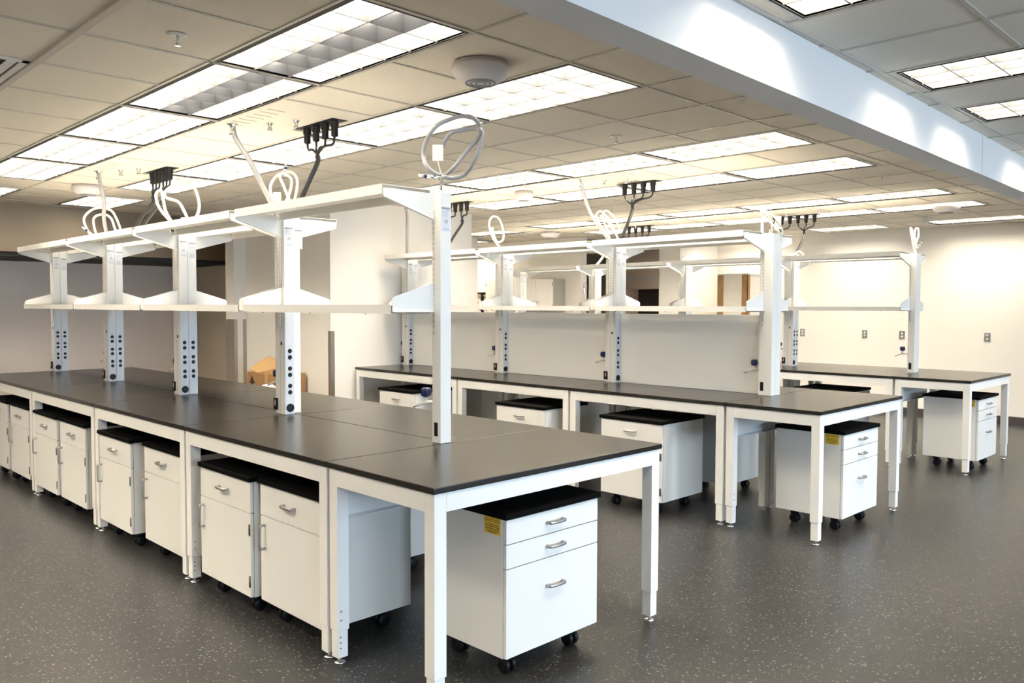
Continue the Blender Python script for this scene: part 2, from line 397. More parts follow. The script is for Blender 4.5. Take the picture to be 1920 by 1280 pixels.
# ------------------------------------------------------------------ tables
tabc = {}
def leg_parts(t, x, y, rz):
    key = 'leg'
    if key not in tabc:
        tabc[key] = MB().chbox(-.031, .031, -.031, .031, .155, HT-.026, .003).mesh('leg')
        tabc['ext'] = MB().chbox(-.026, .026, -.026, .026, .03, .156, .002).mesh('leg_extension')
        tabc['foot'] = MB().lathe([(.004,.035),(.006,.034),(.006,.012),(.012,.010),(.026,.006),(.027,.002),(.025,0)], n=14).mesh('leveling_foot')
        tabc['screw'] = MB().lathe([(.0055,0),(.0055,.002),(.003,.0035)], axis='x', n=8).mesh('screw')
        tabc['hole'] = MB().lathe([(.0035,0),(.0035,.0006)], axis='x', n=8).mesh('screw_hole')
    l = put('leg', tabc['leg'], 'white', t, (x, y, 0), rz)
    put('leg_extension', tabc['ext'], 'white', l); put('leveling_foot', tabc['foot'], 'chrome', l)
    for z in (.205, .245): put('screw', tabc['screw'], 'steel', l, (.031, -.012, z))
    for z in (.075, .1, .125): put('screw_hole', tabc['hole'], 'dark', l, (.026, -.012, z))
    return l
def table(x0, x1, y0, y1, label, group, tray=False):
    L, W = round(x1-x0-.004, 3), round(y1-y0-.004, 3)
    t = thing('lab_table', label, 'table', ((x0+x1)/2, (y0+y1)/2, 0), 0, group)
    k = (L, W)
    if k not in tabc:
        tabc[k] = (MB().chbox(-L/2, L/2, -W/2, W/2, HT-.026, HT, .004).mesh('tabletop'),
                   MB().box(-L/2+.072, L/2-.072, -.016, .016, HT-.104, HT-.028).mesh('rail'),
                   MB().box(-.016, .016, -W/2+.072, W/2-.072, HT-.104, HT-.028).mesh('rail'))
    a, b, c = tabc[k]
    put('tabletop', a, 'top', t)
    for s in (-1, 1):
        put('rail', b, 'white', t, (0, s*(W/2-.026), 0)); put('rail', c, 'white', t, (s*(L/2-.026), 0, 0))
    for sx in (-1, 1):
        for sy in (-1, 1): leg_parts(t, sx*(L/2-.041), sy*(W/2-.041), 0 if sx < 0 else math.pi)
    if tray:
        prof = [(-.01,HT-.104),(-.008,HT-.104),(-.008,.668),(.012,.655),(.018,.662),(.017,.664),(.011,.658),(-.006,.67),(-.006,HT-.104)]
        put('end_panel', MB().prism([(p[0], p[1]) for p in prof], 'y', -W/2+.075, W/2-.5), 'grey_in', t, (-L/2+.05, 0, 0))
    return t
B1 = dict(y0=.185, y1=1.693, joints=[.70,-.83,-2.37,-3.91,-5.74], end=1.468)
B2 = dict(y0=3.533, y1=4.983, joints=[.72,-.80,-2.28,-4.05], end=1.456)
B3 = dict(y0=6.831, y1=8.1685, joints=[.69,-.74,-2.22,-3.74,-5.40], end=1.41)
NM = {1: 'bench of grey hose coil', 2: 'white-panelled bench', 3: 'bench beside outlet wall'}
for n, B in ((1, B1), (2, B2), (3, B3)):
    ym = (B['y0']+B['y1'])/2
    table(B['joints'][0], B['end'], B['y0'], B['y1'], 'black-topped white end table set crosswise at '+NM[n], 'crosswise end tables', True)
    for i, (a, c) in enumerate(zip(B['joints'][1:], B['joints'][:-1])):
        table(a, c, B['y0'], ym, 'black-topped long table, %s from end table in front row of %s' % (ORD[i], NM[n]), 'front row tables of '+NM[n])
        table(a, c, ym, B['y1'], 'black-topped long table, %s from end table in rear row of %s' % (ORD[i], NM[n]), 'rear row tables of '+NM[n])

# ------------------------------------------------------------------ mobile cabinets (front faces -Y in local space)
cabc = {}
def handle(w):      # bow handle along x, standing off -y
    return MB().tube([(-w/2,0,0),(-w/2,-.018,0),(-w/2+.012,-.026,0),(0,-.029,0),(w/2-.012,-.026,0),(w/2,-.018,0),(w/2,0,0)], .0075, 8, 3).mesh('handle')
def vhandle(h):
    return MB().tube([(0,0,-h/2),(0,-.022,-h/2),(0,-.028,-h/2+.012),(0,-.028,h/2-.012),(0,-.022,h/2),(0,0,h/2)], .0065, 8, 3).mesh('handle')
HH = handle(.10); HV = vhandle(.12)
WHEEL = MB().lathe([(.012,-.011),(.03,-.011),(.034,-.006),(.034,.006),(.03,.011),(.012,.011)], axis='x', n=18).mesh('wheel')
def cabinet(kind, x, y, w, d, rotz, label, group=None, sticker=False):
    """x, y: centre on the floor"""
    k = (kind, round(w, 2), round(d, 2), sticker); loc = (x, y, 0)
    if k in cabc: return dup(cabc[k], loc, rotz, label, group)
    t = thing('drawer_cabinet', label, 'cabinet', loc, rotz, group); cabc[k] = t
    a, c = w/2, d/2; fy = -c+.02
    put('body', MB().box(-a, a, fy, c, .105, .71), 'cab', t)
    put('top_slab', MB().chbox(-a-.012, a+.012, -c-.012, c+.01, .711, .737, .005), 'slab', t)
    put('shadow_gap', MB().box(-a+.004, a-.004, fy-.003, fy, .11, .708), 'dark', t)
    fr = (-a+.002, a-.002)
    def front(name, z0, z1): return put(name, MB().chbox(fr[0], fr[1], -c, fy-.002, z0, z1, .002), 'cab', t)
    def hd(p, z): put('handle', HH, 'alu', p, (0, -c, z))
    if kind == 'door':
        dr = front('drawer', .548, .707); hd(dr, .635)
        do = front('door', .107, .544)
        put('handle', HV, 'alu', do, (-a+.045, -c, .44))
        for z in (.19, .46):
            put('hinge', MB().lathe([(.0045,-.03),(.0045,.03)], (a-.008, -c-.002, z), n=8).box(a-.02, a-.004, -c-.003, -c, z-.028, z+.028), 'hinge', do)
    else:
        for z0, z1, hz in ((.603, .707, .655), (.497, .599, .548), (.107, .493, .37)):
            dr = front('drawer', z0, z1); hd(dr, hz)
    for sx in (-1, 1):
        for sy in (-1, 1):
            cs = put('caster', MB().box(-.014, .014, -.02, .03, .06, .085).cyl((0, .02, 0), .02, .085, .106).box(-.004, .004, -.012, .012, .03, .065), 'black', t, (sx*(a-.095), sy*(c-.10)-.01, 0))
            for q in (-.018, .018): put('wheel', WHEEL, 'black', cs, (q, 0, .034))
    if sticker:
        s = put('caution_sticker', MB().box(a, a+.0008, -.055, .055, -.038, .038), 'yellow', t, (0, -c+.09, .665)) if False else put('caution_sticker', MB().box(-a-.0008, -a, -.05, .05, -.036, .036), 'yellow', t, (0, -c+.085, .672))
        tm = text_mesh('CAUTION', .023)
        o = put('lettering', tm, 'ink', s, (-a-.0012, 0, .021)); o.rotation_euler = (math.radians(90), 0, math.radians(-90))
        ln = MB()
        for i, (wd, z) in enumerate(((.08, .004), (.086, -.005), (.09, -.014), (.078, -.023), (.05, -.030))): ln.box(-a-.0013, -a-.0009, -wd/2, wd/2, z-.0014, z+.0014)
        put('small_print', ln, 'ink', s)
    return t
CG = 'drawer and door cabinets under the bench with the tall grey hose coil'
for i, (x0, x1, dy) in enumerate(((.02,.615,.03),(-.625,-.015,0),(-1.53,-.94,.035),(-2.26,-1.67,0),(-3.18,-2.59,.012),(-3.82,-3.23,0),(-4.62,-4.03,.01),(-5.27,-4.68,0))):
    cabinet('door', (x0+x1)/2, .192+.255+dy, .59, .51, 0, 'white drawer and door cabinet, %s from open end under bench of grey hose coil' % ORD[i], CG)
for i, (x0, x1) in enumerate(((-.615,-.005),(-1.53,-.94),(-2.24,-1.65),(-3.5,-2.91))):
    cabinet('door', (x0+x1)/2, 1.69-.255, .59, .51, math.pi, 'white rear-side cabinet, %s from open end under bench of grey hose coil' % ORD[i], 'rear cabinets under the hose coil bench')
for i, (x0, x1) in enumerate(((-.355,.255),(-1.575,-1.0),(-3.42,-2.83))):
    cabinet('door', (x0+x1)/2, 3.43+.285, .60, .57, 0, 'white drawer cabinet pulled forward, %s from open end of white-panelled bench' % ORD[i], 'front cabinets under the panelled bench')
for i, (x0, x1) in enumerate(((-.34,.26),(-1.9,-1.3),(-3.4,-2.8))):
    cabinet('door', (x0+x1)/2, 4.93-.285, .60, .57, math.pi, 'white rear-side cabinet, %s from open end of white-panelled bench' % ORD[i], 'rear cabinets under the panelled bench')
for i, (x0, x1) in enumerate(((-.36,.24),(-1.7,-1.1))):
    cabinet('door', (x0+x1)/2, 6.80+.285, .60, .57, 0, 'white drawer cabinet, %s from open end of bench beside outlet wall' % ORD[i], 'front cabinets under the outlet wall bench')
cabinet('drawers', 1.43-.255, .915, .61, .51, math.radians(90), 'white three-drawer cabinet with yellow sticker beside bench of grey hose coil', 'three-drawer cabinets under the end tables', True)
cabinet('drawers', 1.43-.255, 4.26, .61, .51, math.radians(90), 'white three-drawer cabinet with yellow sticker at end of panelled bench', 'three-drawer cabinets under the end tables', True)
cabinet('drawers', 1.40-.255, 7.42, .61, .51, math.radians(90), 'white three-drawer cabinet with yellow sticker at end of outlet wall bench', 'three-drawer cabinets under the end tables', True)

# ------------------------------------------------------------------ service columns and shelves
ZT = 2.19
SOCK = MB().lathe([(.0145,0),(.0145,.002),(.012,.003)], axis='x', n=14).mesh('socket')
PORT = MB().lathe([(.027,0),(.027,.004),(.020,.007),(.012,.005)], axis='x', n=20).mesh('round_port')
def sticker_on(col, x, y, z, kind):
    w, h = .056, .125
    s = put('rating_label', MB().box(0, .0006, -w/2, w/2, -h/2, h/2), 'label', col, (x, y, z))
    p = MB(); p.box(.0007, .001, -w/2, w/2, h/2-.014, h/2-.004)
    for i in range(4): p.box(.0007, .001, -w/2+.004, w/2-.006-.008*(i % 2), h/2-.024-.008*i, h/2-.0225-.008*i)
    for i in range(5 if kind else 2): p.box(.0007, .001, -w/2+.012, w/2-.004-.006*(i % 3), -h/2+.008+.006*i, -h/2+.0095+.006*i)
    put('small_print', p, 'greyink', s)
    if not kind:
        ring = MB()
        for i in range(14):
            a0, a1 = 2*math.pi*i/14, 2*math.pi*(i+1)/14
            ring.prism([(.010*math.cos(a0)+.002,.010*math.sin(a0)-.012),(.010*math.cos(a1)+.002,.010*math.sin(a1)-.012),(.0085*math.cos(a1)+.002,.0085*math.sin(a1)-.012),(.0085*math.cos(a0)+.002,.0085*math.sin(a0)-.012)], 'x', .0007, .001)
        put('mark_ring', ring, 'ink', s)
        o = put('lettering', text_mesh('UL', .012), 'ink', s, (.001, .002, -.012)); o.rotation_euler = (math.radians(90), 0, math.radians(90))
def column(x0, x1, y0, y1, label, cols, group, slots, back=None, valve=True, data=True, ped=True):
    """x1 is the +X face; cols: list of socket columns as (y centre, has_port)"""
    t = thing('service_column', label, 'service column', ((x0+x1)/2, (y0+y1)/2, HT+.0008), 0, group)
    cx, cy = (x0+x1)/2, (y0+y1)/2; H = ZT-HT; ym = cy if back else y1
    w = (x1-x0)/2
    def Y(y): return y-cy
    fx1 = w
    put('front_channel', MB().chbox(-w, fx1, Y(y0), Y(ym)-.001, 0, H, .002), 'white', t)
    if back: put('rear_channel', MB().chbox(-w, back-cx if back < x1 else fx1, Y(ym)+.001, Y(y1), 0, H, .002), 'white', t)
    sl = MB()
    for sx in slots:
        z = 1.56
        while z < 2.10:
            sl.box(sx-cx-.0025, sx-cx+.0025, Y(y0)-.0006, Y(y0)+.001, z-HT, z-HT+.016); z += .026
    for z in (1.47, 1.505, 1.53):
        for sx in slots: sl.box(sx-cx-.0025, sx-cx+.0025, Y(y0)-.0006, Y(y0)+.001, z-HT, z-HT+.016)
    o = put('slot_strip', sl, 'greyink', t); o['kind'] = 'stuff'
    if len(slots) > 1: put('channel_seam', MB().box(-.0012, .0012, Y(y0)-.0004, Y(y0)+.001, 0, H), 'greyink', t)
    for yc, port in cols:
        fp = put('faceplate', MB().box(fx1, fx1+.0015, Y(yc)-.031, Y(yc)+.031, .004, .655), 'face', t)
        for z in (1.325, 1.284, 1.212, 1.171, 1.10, 1.059): put('socket', SOCK, 'black', fp, (fx1+.0015, Y(yc), z-HT))
        if port: put('round_port', PORT, 'black', fp, (fx1+.0015, Y(yc), .042))
        sc = MB()
        for z in (1.39, 1.245, 1.135, 1.01):
            for q in (-.024, .024): sc.cyl((fx1+.0015, Y(yc)+q, z-HT), .0018, 0, .0008, 'x', 6)
        sc.box(fx1+.0015, fx1+.0019, Y(yc)-.012, Y(yc)+.012, 1.3545-HT, 1.357-HT)
        put('plate_screw', sc, 'greyink', fp)
    if ped:
        sticker_on(t, fx1, Y(y0)+.034, 2.055-HT, 0)
        if back: sticker_on(t, fx1, Y(ym)+.036, 2.045-HT, 1)
    if data and len(slots) > 1:
        put('switch', MB().box(.014, .026, Y(y0)-.004, Y(y0), 1.362-HT, 1.384-HT), 'black', t)
        d = put('data_box', MB().box(-w-.006, -w+.03, Y(y0)-.014, Y(y0), .025, .10), 'black', t)
        put('indicator', MB().box(-w+.004, -w+.011, Y(y0)-.0152, Y(y0)-.014, .055, .078), 'red', d)
        put('indicator', MB().box(-w+.013, -w+.019, Y(y0)-.0152, Y(y0)-.014, .052, .088), 'white', d)
    elif data:
        put('cutout', MB().box(-w+.016, -w+.044, Y(y0)-.001, Y(y0), .035, .105), 'black', t)
    if valve:
        e = -w-.068
        v = put('gas_valve', MB().lathe([(.010,0),(.016,.004),(.016,.012),(.010,.016),(.010,.036)], (e, -.02, .19), n=10).tube([(-w,0,.20),(-w-.03,-.004,.20),(e,-.02,.20)], .010, 8, 2).tube([(e,-.02,.195),(e-.03,-.035,.19),(e-.05,-.045,.178)], .007, 8, 3), 'white', t)
        put('valve_knob', MB().lathe([(.012,.228),(.024,.232),(.028,.246),(.028,.266),(.020,.276)], (e, -.02, 0), n=6), 'blue', v)
        put('nozzle', MB().tube([(e-.048,-.044,.179),(e-.066,-.053,.170)], .005, 6, 1), 'steel', v)
    return t
shc = {}
def shelf(kind, x0, x1, yb, depth, s, label, group):
    """yb: column face; s=-1 runs toward -Y, s=+1 toward +Y"""
    L = round(x1-x0, 2); k = (kind, L, round(depth, 2), s); loc = ((x0+x1)/2, yb, 0)
    if k in shc: return dup(shc[k], loc, 0, label, group)
    t = thing('upper_shelf' if kind == 'up' else 'lower_shelf', label, 'shelf', loc, 0, group); shc[k] = t
    a = L/2; q = lambda p: [(s*y, z) for y, z in p]
    if kind == 'up':
        z1 = 2.203; z0 = 2.155
        b = MB().prism(q([(.02,z1-.003),(.02,z1),(depth,z1),(depth,z0),(depth-.018,z0),(depth-.018,z0+.003),(depth-.003,z0+.003),(depth-.003,z1-.003)]), 'x', -a, a)
        b.prism(q([(.02,z1-.003),(.02,z0),(.035,z0),(.035,z0+.003),(.023,z0+.003),(.023,z1-.003)]), 'x', -a, a)
        put('shelf_tray', b, 'white', t)
        put('stiffener', MB().prism(q([(depth*.38,z1-.004),(depth*.42,z1-.022),(depth*.72,z1-.022),(depth*.76,z1-.004)]), 'x', -a+.06, a-.06), 'white', t)
        br = MB().prism(q([(0,2.185),(0,2.055),(.012,2.055),(depth-.012,2.14),(depth-.006,2.152),(depth-.006,2.185)]), 'x', -.0015, .0015)
        br.prism(q([(.010,2.055),(depth-.012,2.14),(depth-.014,2.143),(.010,2.058)]), 'x', -.009, .009).mesh('bracket')
    else:
        z1 = 1.622; z0 = 1.578
        b = MB().prism(q([(.01,z1-.003),(.01,z1),(depth,z1),(depth,z0),(depth-.018,z0),(depth-.018,z0+.003),(depth-.003,z0+.003),(depth-.003,z1-.003)]), 'x', -a, a)
        b.prism(q([(.01,z1-.003),(.01,z0),(.025,z0),(.025,z0+.003),(.013,z0+.003),(.013,z1-.003)]), 'x', -a, a)
        put('shelf_tray', b, 'white', t)
        put('stiffener', MB().prism(q([(depth*.4,z1-.004),(depth*.44,z1-.02),(depth*.7,z1-.02),(depth*.74,z1-.004)]), 'x', -a+.06, a-.06), 'white', t)
        br = MB().prism(q([(0,z0+.012),(depth-.008,z0+.012),(depth-.008,1.650),(depth-.02,1.662),(0,1.735)]), 'x', -.0015, .0015)
        br.prism(q([(.002,z0+.008),(depth-.008,z0+.008),(depth-.008,z0+.012),(.002,z0+.012)]), 'x', -.012, .012)
        for sx in (-.7, 0, .7): b2 = put('bolt', MB().cyl((sx*a, s*(depth-.012), 0), .004, z0-.004, z0, n=8), 'dark', t)
    me = br.mesh('bracket')
    for sx in (-1, 1): put('bracket', me, 'white', t, (sx*(a+.0035), 0, 0))
    return t
# bench 1
y0, ym, y1 = .864, .932, 1.0
X = [(.625,.692),(-.982,-.860),(-2.588,-2.466),(-4.160,-4.040),(-5.735,-5.640)]
G1 = 'service columns on the bench with the tall grey hose coil'
column(*X[0], y0, y1-.066, 'plain white socketless column at the open end below the grey hose coil', [], None, [.640], None)
column(*X[1], y0, y1, 'white service column with one column of black sockets beside plain rear channel', [((y0+ym)/2, True)], None, [-.950,-.893], -.90)
for i in (2, 3, 4):
    column(*X[i], y0, y1, 'white double-socket column, %s from plain end column of hose coil bench' % ORD[i], [((y0+ym)/2, True), ((ym+y1)/2, False)], G1, [X[i][0]+.03, X[i][1]-.03], X[i][1])
for i in range(4):
    a = X[i+1][1]-.028 if i < 3 else X[4][0]+.06
    c = X[i][0]+.028 if i else X[0][0]+.012
    shelf('up', a+.004, c-.004, y0, .318, -1, 'white upper front shelf, %s bay from open end of grey hose coil bench' % ORD[i], 'upper front shelves of the hose coil bench')
    shelf('low', a+.004, c-.004, y0, .268, -1, 'white lower front shelf, %s bay from open end of grey hose coil bench' % ORD[i], 'lower front shelves of the hose coil bench')
    if i:
        shelf('up', a+.004, c-.004, y1, .318, 1, 'white upper rear shelf, %s bay from open end of grey hose coil bench' % ORD[i], 'upper rear shelves of the hose coil bench')
        shelf('low', a+.004, c-.004, y1, .268, 1, 'white lower rear shelf, %s bay from open end of grey hose coil bench' % ORD[i], 'lower rear shelves of the hose coil bench')
# bench 2
y0b, ymb, y1b = 4.185, 4.258, 4.331
XB = [(.635,.745),(-.92,-.80),(-2.405,-2.285),(-4.02,-3.90)]
G2 = 'service columns on the bench with white back panels'
column(*XB[0], y0b, y1b, 'plain white column without sockets at open end of panelled bench', [], None, [.665], XB[0][1], True, True, False)
for i in (1, 2, 3):
    column(*XB[i], y0b, y1b, 'white socket column against white panels, %s from open end' % ORD[i], [((y0b+ymb)/2, True)], G2, [XB[i][0]+.03, XB[i][1]-.03], XB[i][1])
for i in range(3):
    a, c = XB[i+1][1]-.026, XB[i][0]+.028
    shelf('up', a, c, y0b, .318, -1, 'white upper front shelf, %s bay from open end of white-panelled bench' % ORD[i], 'upper front shelves of the panelled bench')
    shelf('low', a, c, y0b, .268, -1, 'white lower front shelf, %s bay from open end of white-panelled bench' % ORD[i], 'lower front shelves of the panelled bench')
    shelf('up', a, c, y1b, .318, 1, 'white upper rear shelf, %s bay from open end of white-panelled bench' % ORD[i], 'upper rear shelves of the panelled bench')
    shelf('low', a, c, y1b, .268, 1, 'white lower rear shelf, %s bay from open end of white-panelled bench' % ORD[i], 'lower rear shelves of the panelled bench')
    p = put('back_panel', MB().chbox(XB[i+1][1]+.004, XB[i][0]-.004, ymb-.009, ymb+.009, HT+.001, 1.552, .003), 'backboard')
    tag(p, 'plain white back panel between columns, %s from open end of its bench' % ORD[i], 'panel', 'white back panels between the columns')
# bench 3
y0c, ymc, y1c = 7.43, 7.50, 7.57
XC = [(.605,.675),(-.82,-.70),(-2.31,-2.19),(-3.85,-3.73),(-5.37,-5.25)]
G3 = 'service columns on the bench beside the outlet wall'
column(*XC[0], y0c, y1c, 'plain slim white column at the open end of the outlet wall bench', [], None, [.622], XC[0][1], True, True, False)
for i in (1, 2, 3, 4):
    column(*XC[i], y0c, y1c, 'white double-socket column, %s from slim end column of outlet wall bench' % ORD[i], [((y0c+ymc)/2, True), ((ymc+y1c)/2, False)], G3, [XC[i][0]+.03, XC[i][1]-.03], XC[i][1])
for i in range(4):
    a, c = XC[i+1][1]-.026, XC[i][0]+.028 if i else XC[0][0]+.012
    shelf('up', a, c, y0c, .318, -1, 'white upper front shelf, %s bay from open end of outlet wall bench' % ORD[i], 'upper front shelves of the outlet wall bench')
    shelf('low', a, c, y0c, .268, -1, 'white lower front shelf, %s bay from open end of outlet wall bench' % ORD[i], 'lower front shelves of the outlet wall bench')
    if True:
        shelf('up', a, c, y1c, .318, 1, 'white upper rear shelf, %s bay from open end of outlet wall bench' % ORD[i], 'upper rear shelves of the outlet wall bench')
        shelf('low', a, c, y1c, .268, 1, 'white lower rear shelf, %s bay from open end of outlet wall bench' % ORD[i], 'lower rear shelves of the outlet wall bench')

# ------------------------------------------------------------------ ceiling service panels, hoses and power cords
PN = ['over the outer end of the hose coil bench', 'over the soffit end of the hose coil bench', 'over the middle of the panelled bench', 'over the walled end of the panelled bench',
      'over the middle of the outlet wall bench', 'over the cabinet end of the outlet wall bench']
for i, (x0, x1, ya, yb) in enumerate(panels):
    t = thing('service_panel', 'cream ceiling service panel with slots '+PN[i], 'ceiling panel', ((x0+x1)/2, (ya+yb)/2, HC), 0, 'ceiling service panels')
    a, b = (x1-x0)/2, (yb-ya)/2
    put('plate', MB().box(-a+.003, a-.003, -b+.003, b-.003, -.002, .012), 'panel', t)
    sl = MB()
    for k in range(7): sl.box(-a+.08+.09*k, -a+.088+.09*k, -b+.05, -b+.17, -.0028, -.0018)
    for k in range(5): sl.box(-a+.20+.05*k, -a+.225+.05*k, b-.16, b-.07, -.0028, -.0018)
    put('vent_slot', sl, 'hinge', t)
    for fx, fy in ((.02, .02), (-.17, -.06)):
        f = put('gas_fitting', MB().lathe([(.022,0),(.022,-.006),(.013,-.008),(.013,-.035),(.017,-.036),(.017,-.045)], (fx, fy, -.002), n=14), 'chrome', t)
def cord_set(xs, y, ends, merge_dz, label, group='black power cords under the ceiling panels'):
    """plugs hang from the ceiling at xs; bundles [(plug indices, merge point, end)]"""
    cx = sum(xs)/len(xs)
    t = thing('power_cord', label, 'power cord', (cx, y, HC-.002), 0, group)
    PL = MB().lathe([(.010,-.10),(.022,-.094),(.022,-.04),(.027,-.036),(.027,-.006),(.03,-.004),(.03,0)], n=12).mesh('plug') if not hasattr(cord_set, 'm') else cord_set.m
    cord_set.m = PL
    put('socket_plate', MB().box(min(xs)-cx-.06, max(xs)-cx+.06, -.055, .055, -.004, -.001), 'black', t)
    for x in xs: put('plug', PL, 'black', t, (x-cx, 0, -.003))
    for idx, mp, end in ends:
        mp, end = Vector(mp), Vector(end); o = Vector((cx, y, HC-.002)); mp -= o; end -= o
        for i in idx:
            p = Vector((xs[i]-cx, 0, -.1))
            put('lead', MB().tube([p, p+Vector(((mp.x-p.x)*.12, 0, -.045)), mp+Vector(((p.x-mp.x)*.42, 0, .04)), mp, mp+(end-mp)*.06], .008, 6, 4), 'rubber', t)
        mid = mp.lerp(end, .5)+Vector((.02, 0, 0))
        put('cable', MB().tube([mp, mp+Vector((0, 0, -.05)), mid, end], .0155, 8, 5), 'rubber', t)
    return t
cord_set([-.99,-.88,-.77,-.66], 1.115, [((0,1,2,3), (-.84,1.10,2.60), (-.93,.975,2.195))], 0, 'thick black cord fed by four plugs, rising from single-socket column')
cord_set([-3.60,-3.525,-3.45,-3.375,-3.30,-3.225], 1.115, [((0,1,2), (-3.56,1.10,2.58), (-3.78,.965,2.21)), ((3,4,5), (-3.32,1.10,2.58), (-3.70,.985,2.21))], 0, 'pair of black cords under six plugs near the steel soffit')
cord_set([-1.03,-.92,-.81,-.70], 4.60, [((0,1,2,3), (-.90,4.55,2.58), (-.86,4.30,2.195))], 0, 'thick black cord fed by four plugs above the panelled bench')
cord_set([-3.42,-3.32,-3.22,-3.12], 4.42, [((0,1), (-3.40,4.40,2.60), (-3.45,4.3,2.21)), ((2,3), (-3.18,4.40,2.60), (-3.42,4.32,2.21))], 0, 'pair of thin black cords hanging before the white wall block')
cord_set([-1.42,-1.31,-1.20,-1.09,-.98,-.87], 8.30, [((0,1,2), (-1.31,8.25,2.58), (-1.25,7.7,2.224)), ((3,4,5), (-.98,8.25,2.58), (-.76,7.535,2.195))], 0, 'two black cords under six plugs above the outlet wall bench')
cord_set([-3.60,-3.48,-3.36,-3.24], 8.05, [((0,), (-3.60,8.05,2.6), (-3.62,7.7,2.224)), ((1,2,3), (-3.36,8.05,2.58), (-3.44,7.7,2.224))], 0, 'black cords under four plugs at the cabinet end of outlet wall bench')
def hose(pts, label, m='hose_g', r=.0165, group='grey hoses from the ceiling'):
    t = thing('ceiling_hose', label, 'hose', pts[0], 0, group); o = Vector(pts[0]); P = [Vector(p)-o for p in pts]
    put('tube', MB().tube(P, r, 10, 6), m, t)
    put('fitting', MB().lathe([(.034,0),(.034,-.006),(.019,-.01),(.019,-.045),(.023,-.047),(.023,-.07),(.017,-.075)], n=12), 'chrome', t)
hose([(-1.22,.705,2.793),(-1.20,.715,2.70),(-1.10,.76,2.55),(-1.04,.82,2.38),(-.965,.885,2.195)], 'grey hose bending down from the ceiling to the single-socket column')
hose([(-3.85,.744,2.793),(-3.84,.75,2.70),(-3.90,.80,2.55),(-4.02,.84,2.38),(-4.09,.90,2.195)], 'grey hose bending down near the round ceiling detector by the soffit')
hose([(-1.116,4.06,2.793),(-1.11,4.07,2.70),(-1.05,4.10,2.5),(-.95,4.15,2.33),(-.875,4.21,2.195)], 'grey hose dropping from the ceiling to the panelled bench')
hose([(-3.83,4.10,2.793),(-3.82,4.11,2.66),(-3.86,4.14,2.5),(-3.90,4.17,2.33),(-3.95,4.21,2.195)], 'grey hose dropping in front of the white wall block')
hose([(-1.22,7.62,2.793),(-1.22,7.62,2.6),(-1.20,7.6,2.4),(-1.15,7.56,2.21)], 'straight pale hose dropping to the outlet wall bench', 'hose_w')
hose([(-3.7,7.70,2.793),(-3.7,7.70,2.6),(-3.72,7.6,2.35),(-3.79,7.5,2.195)], 'pale hose dropping at the cabinet end of the outlet wall bench', 'hose_w')

# coiled hoses standing on the column tops; paths are (along the coil plane, up) with a slow drift across it
def coil(base, path, ang, r, m, label, drift=.03, tagbox=None, conn=None, group=None):
    t = thing('coiled_hose', label, 'coiled hose', base, ang, group)
    n = len(path); P = [(p[0], drift*math.sin(i*2.1), p[1]) for i, p in enumerate(path)]
    put('tube', MB().tube(P, r, 8, 6), m, t)
    put('base_fitting', MB().lathe([(.016,0),(.016,.012),(.010,.014),(.010,.035)], (path[0][0], 0, 0), n=10), 'chrome', t)
    if tagbox:
        x, z, w, h = tagbox
        q = put('paper_tag', MB().box(x-w/2, x+w/2, -.012, -.009, z-h/2, z+h/2).box(x+w/2-.003, x+w/2, -.012, .010, z-h/2, z+h/2), 'hose_w' if m == 'hose_w' else 'white', t)
        put('tag_string', MB().tube([(x, -.01, z-h/2), (x+.012, -.01, z-h/2-.05), (x+.03, 0, z-h/2-.10)], .0025, 5, 3), 'white', q)
    if conn:
        a, b = Vector((conn[0], -.01, conn[1])), Vector((conn[2], 0, conn[3])); d = b-a
        c = put('connector', MB().tube([b, a+d*.3], .010, 8, 1).tube([a+d*.35, a], .0065, 8, 1), 'chrome', t)
        put('colour_band', MB().tube([a+d*.25, a+d*.38], .0115, 8, 1), 'blue', c)
K = .00273
big = [(828,358),(828,340),(832,330),(850,331),(872,322),(891,296),(902,262),(902,238),(888,222),(866,217),(842,222),(818,238),(799,264),(794,288),(801,310),(818,323),(834,324),(852,312),(874,282),(896,256),(901,245),(893,239),(874,240),(850,248),(836,260),(830,272)]
coil((.655,.90,ZT+.001), [((x-828)*K, (358-y)*K) for x, y in big], YAW, .0105, 'hose_g', 'tall coil of grey hose with white paper tag standing on plain column', .02,
     ((822-828)*K, (358-285)*K, .055, .08), ((786-828)*K, (358-326)*K, (826-828)*K, (358-331)*K))
loop = [(0,0),(-.03,.05),(-.085,.12),(-.11,.20),(-.07,.27),(0,.28),(.05,.24),(.02,.14),(-.01,.05),(.02,.02),(.06,.10),(.10,.20),(.08,.27),(.02,.30),(-.03,.27),(-.01,.2),(.03,.1)]
coil((-.905,.90,ZT+.001), [(x*.85, z*.95) for x, z in loop], YAW, .009, 'hose_w', 'cream hose coil tied upright on the single-socket column', .025, (-.05,.12,.045,.06), (.01,.33,.0,.25))
loop2 = [(0,0),(-.06,.06),(-.16,.20),(-.20,.32),(-.17,.36),(-.13,.30),(-.12,.18),(-.06,.06),(.02,.01),(.10,.06),(.16,.20),(.16,.34),(.09,.43),(-.01,.43),(-.10,.35),(-.12,.30),(-.02,.26),(.05,.18),(.07,.11)]
coil((-2.53,.90,ZT+.001), [(x*.9, z*.9) for x, z in loop2], YAW, .0115, 'hose_w', 'wide cream hose loop with blocky white plug above the shelf', .03, (.05,.07,.07,.08), None)
loop3 = [(-.12,.02),(-.20,.08),(-.21,.2),(-.12,.29),(.0,.28),(.08,.20),(.11,.08),(.10,.01),(.07,.1),(.02,.2),(-.06,.24),(-.12,.2),(-.13,.1),(-.11,.03)]
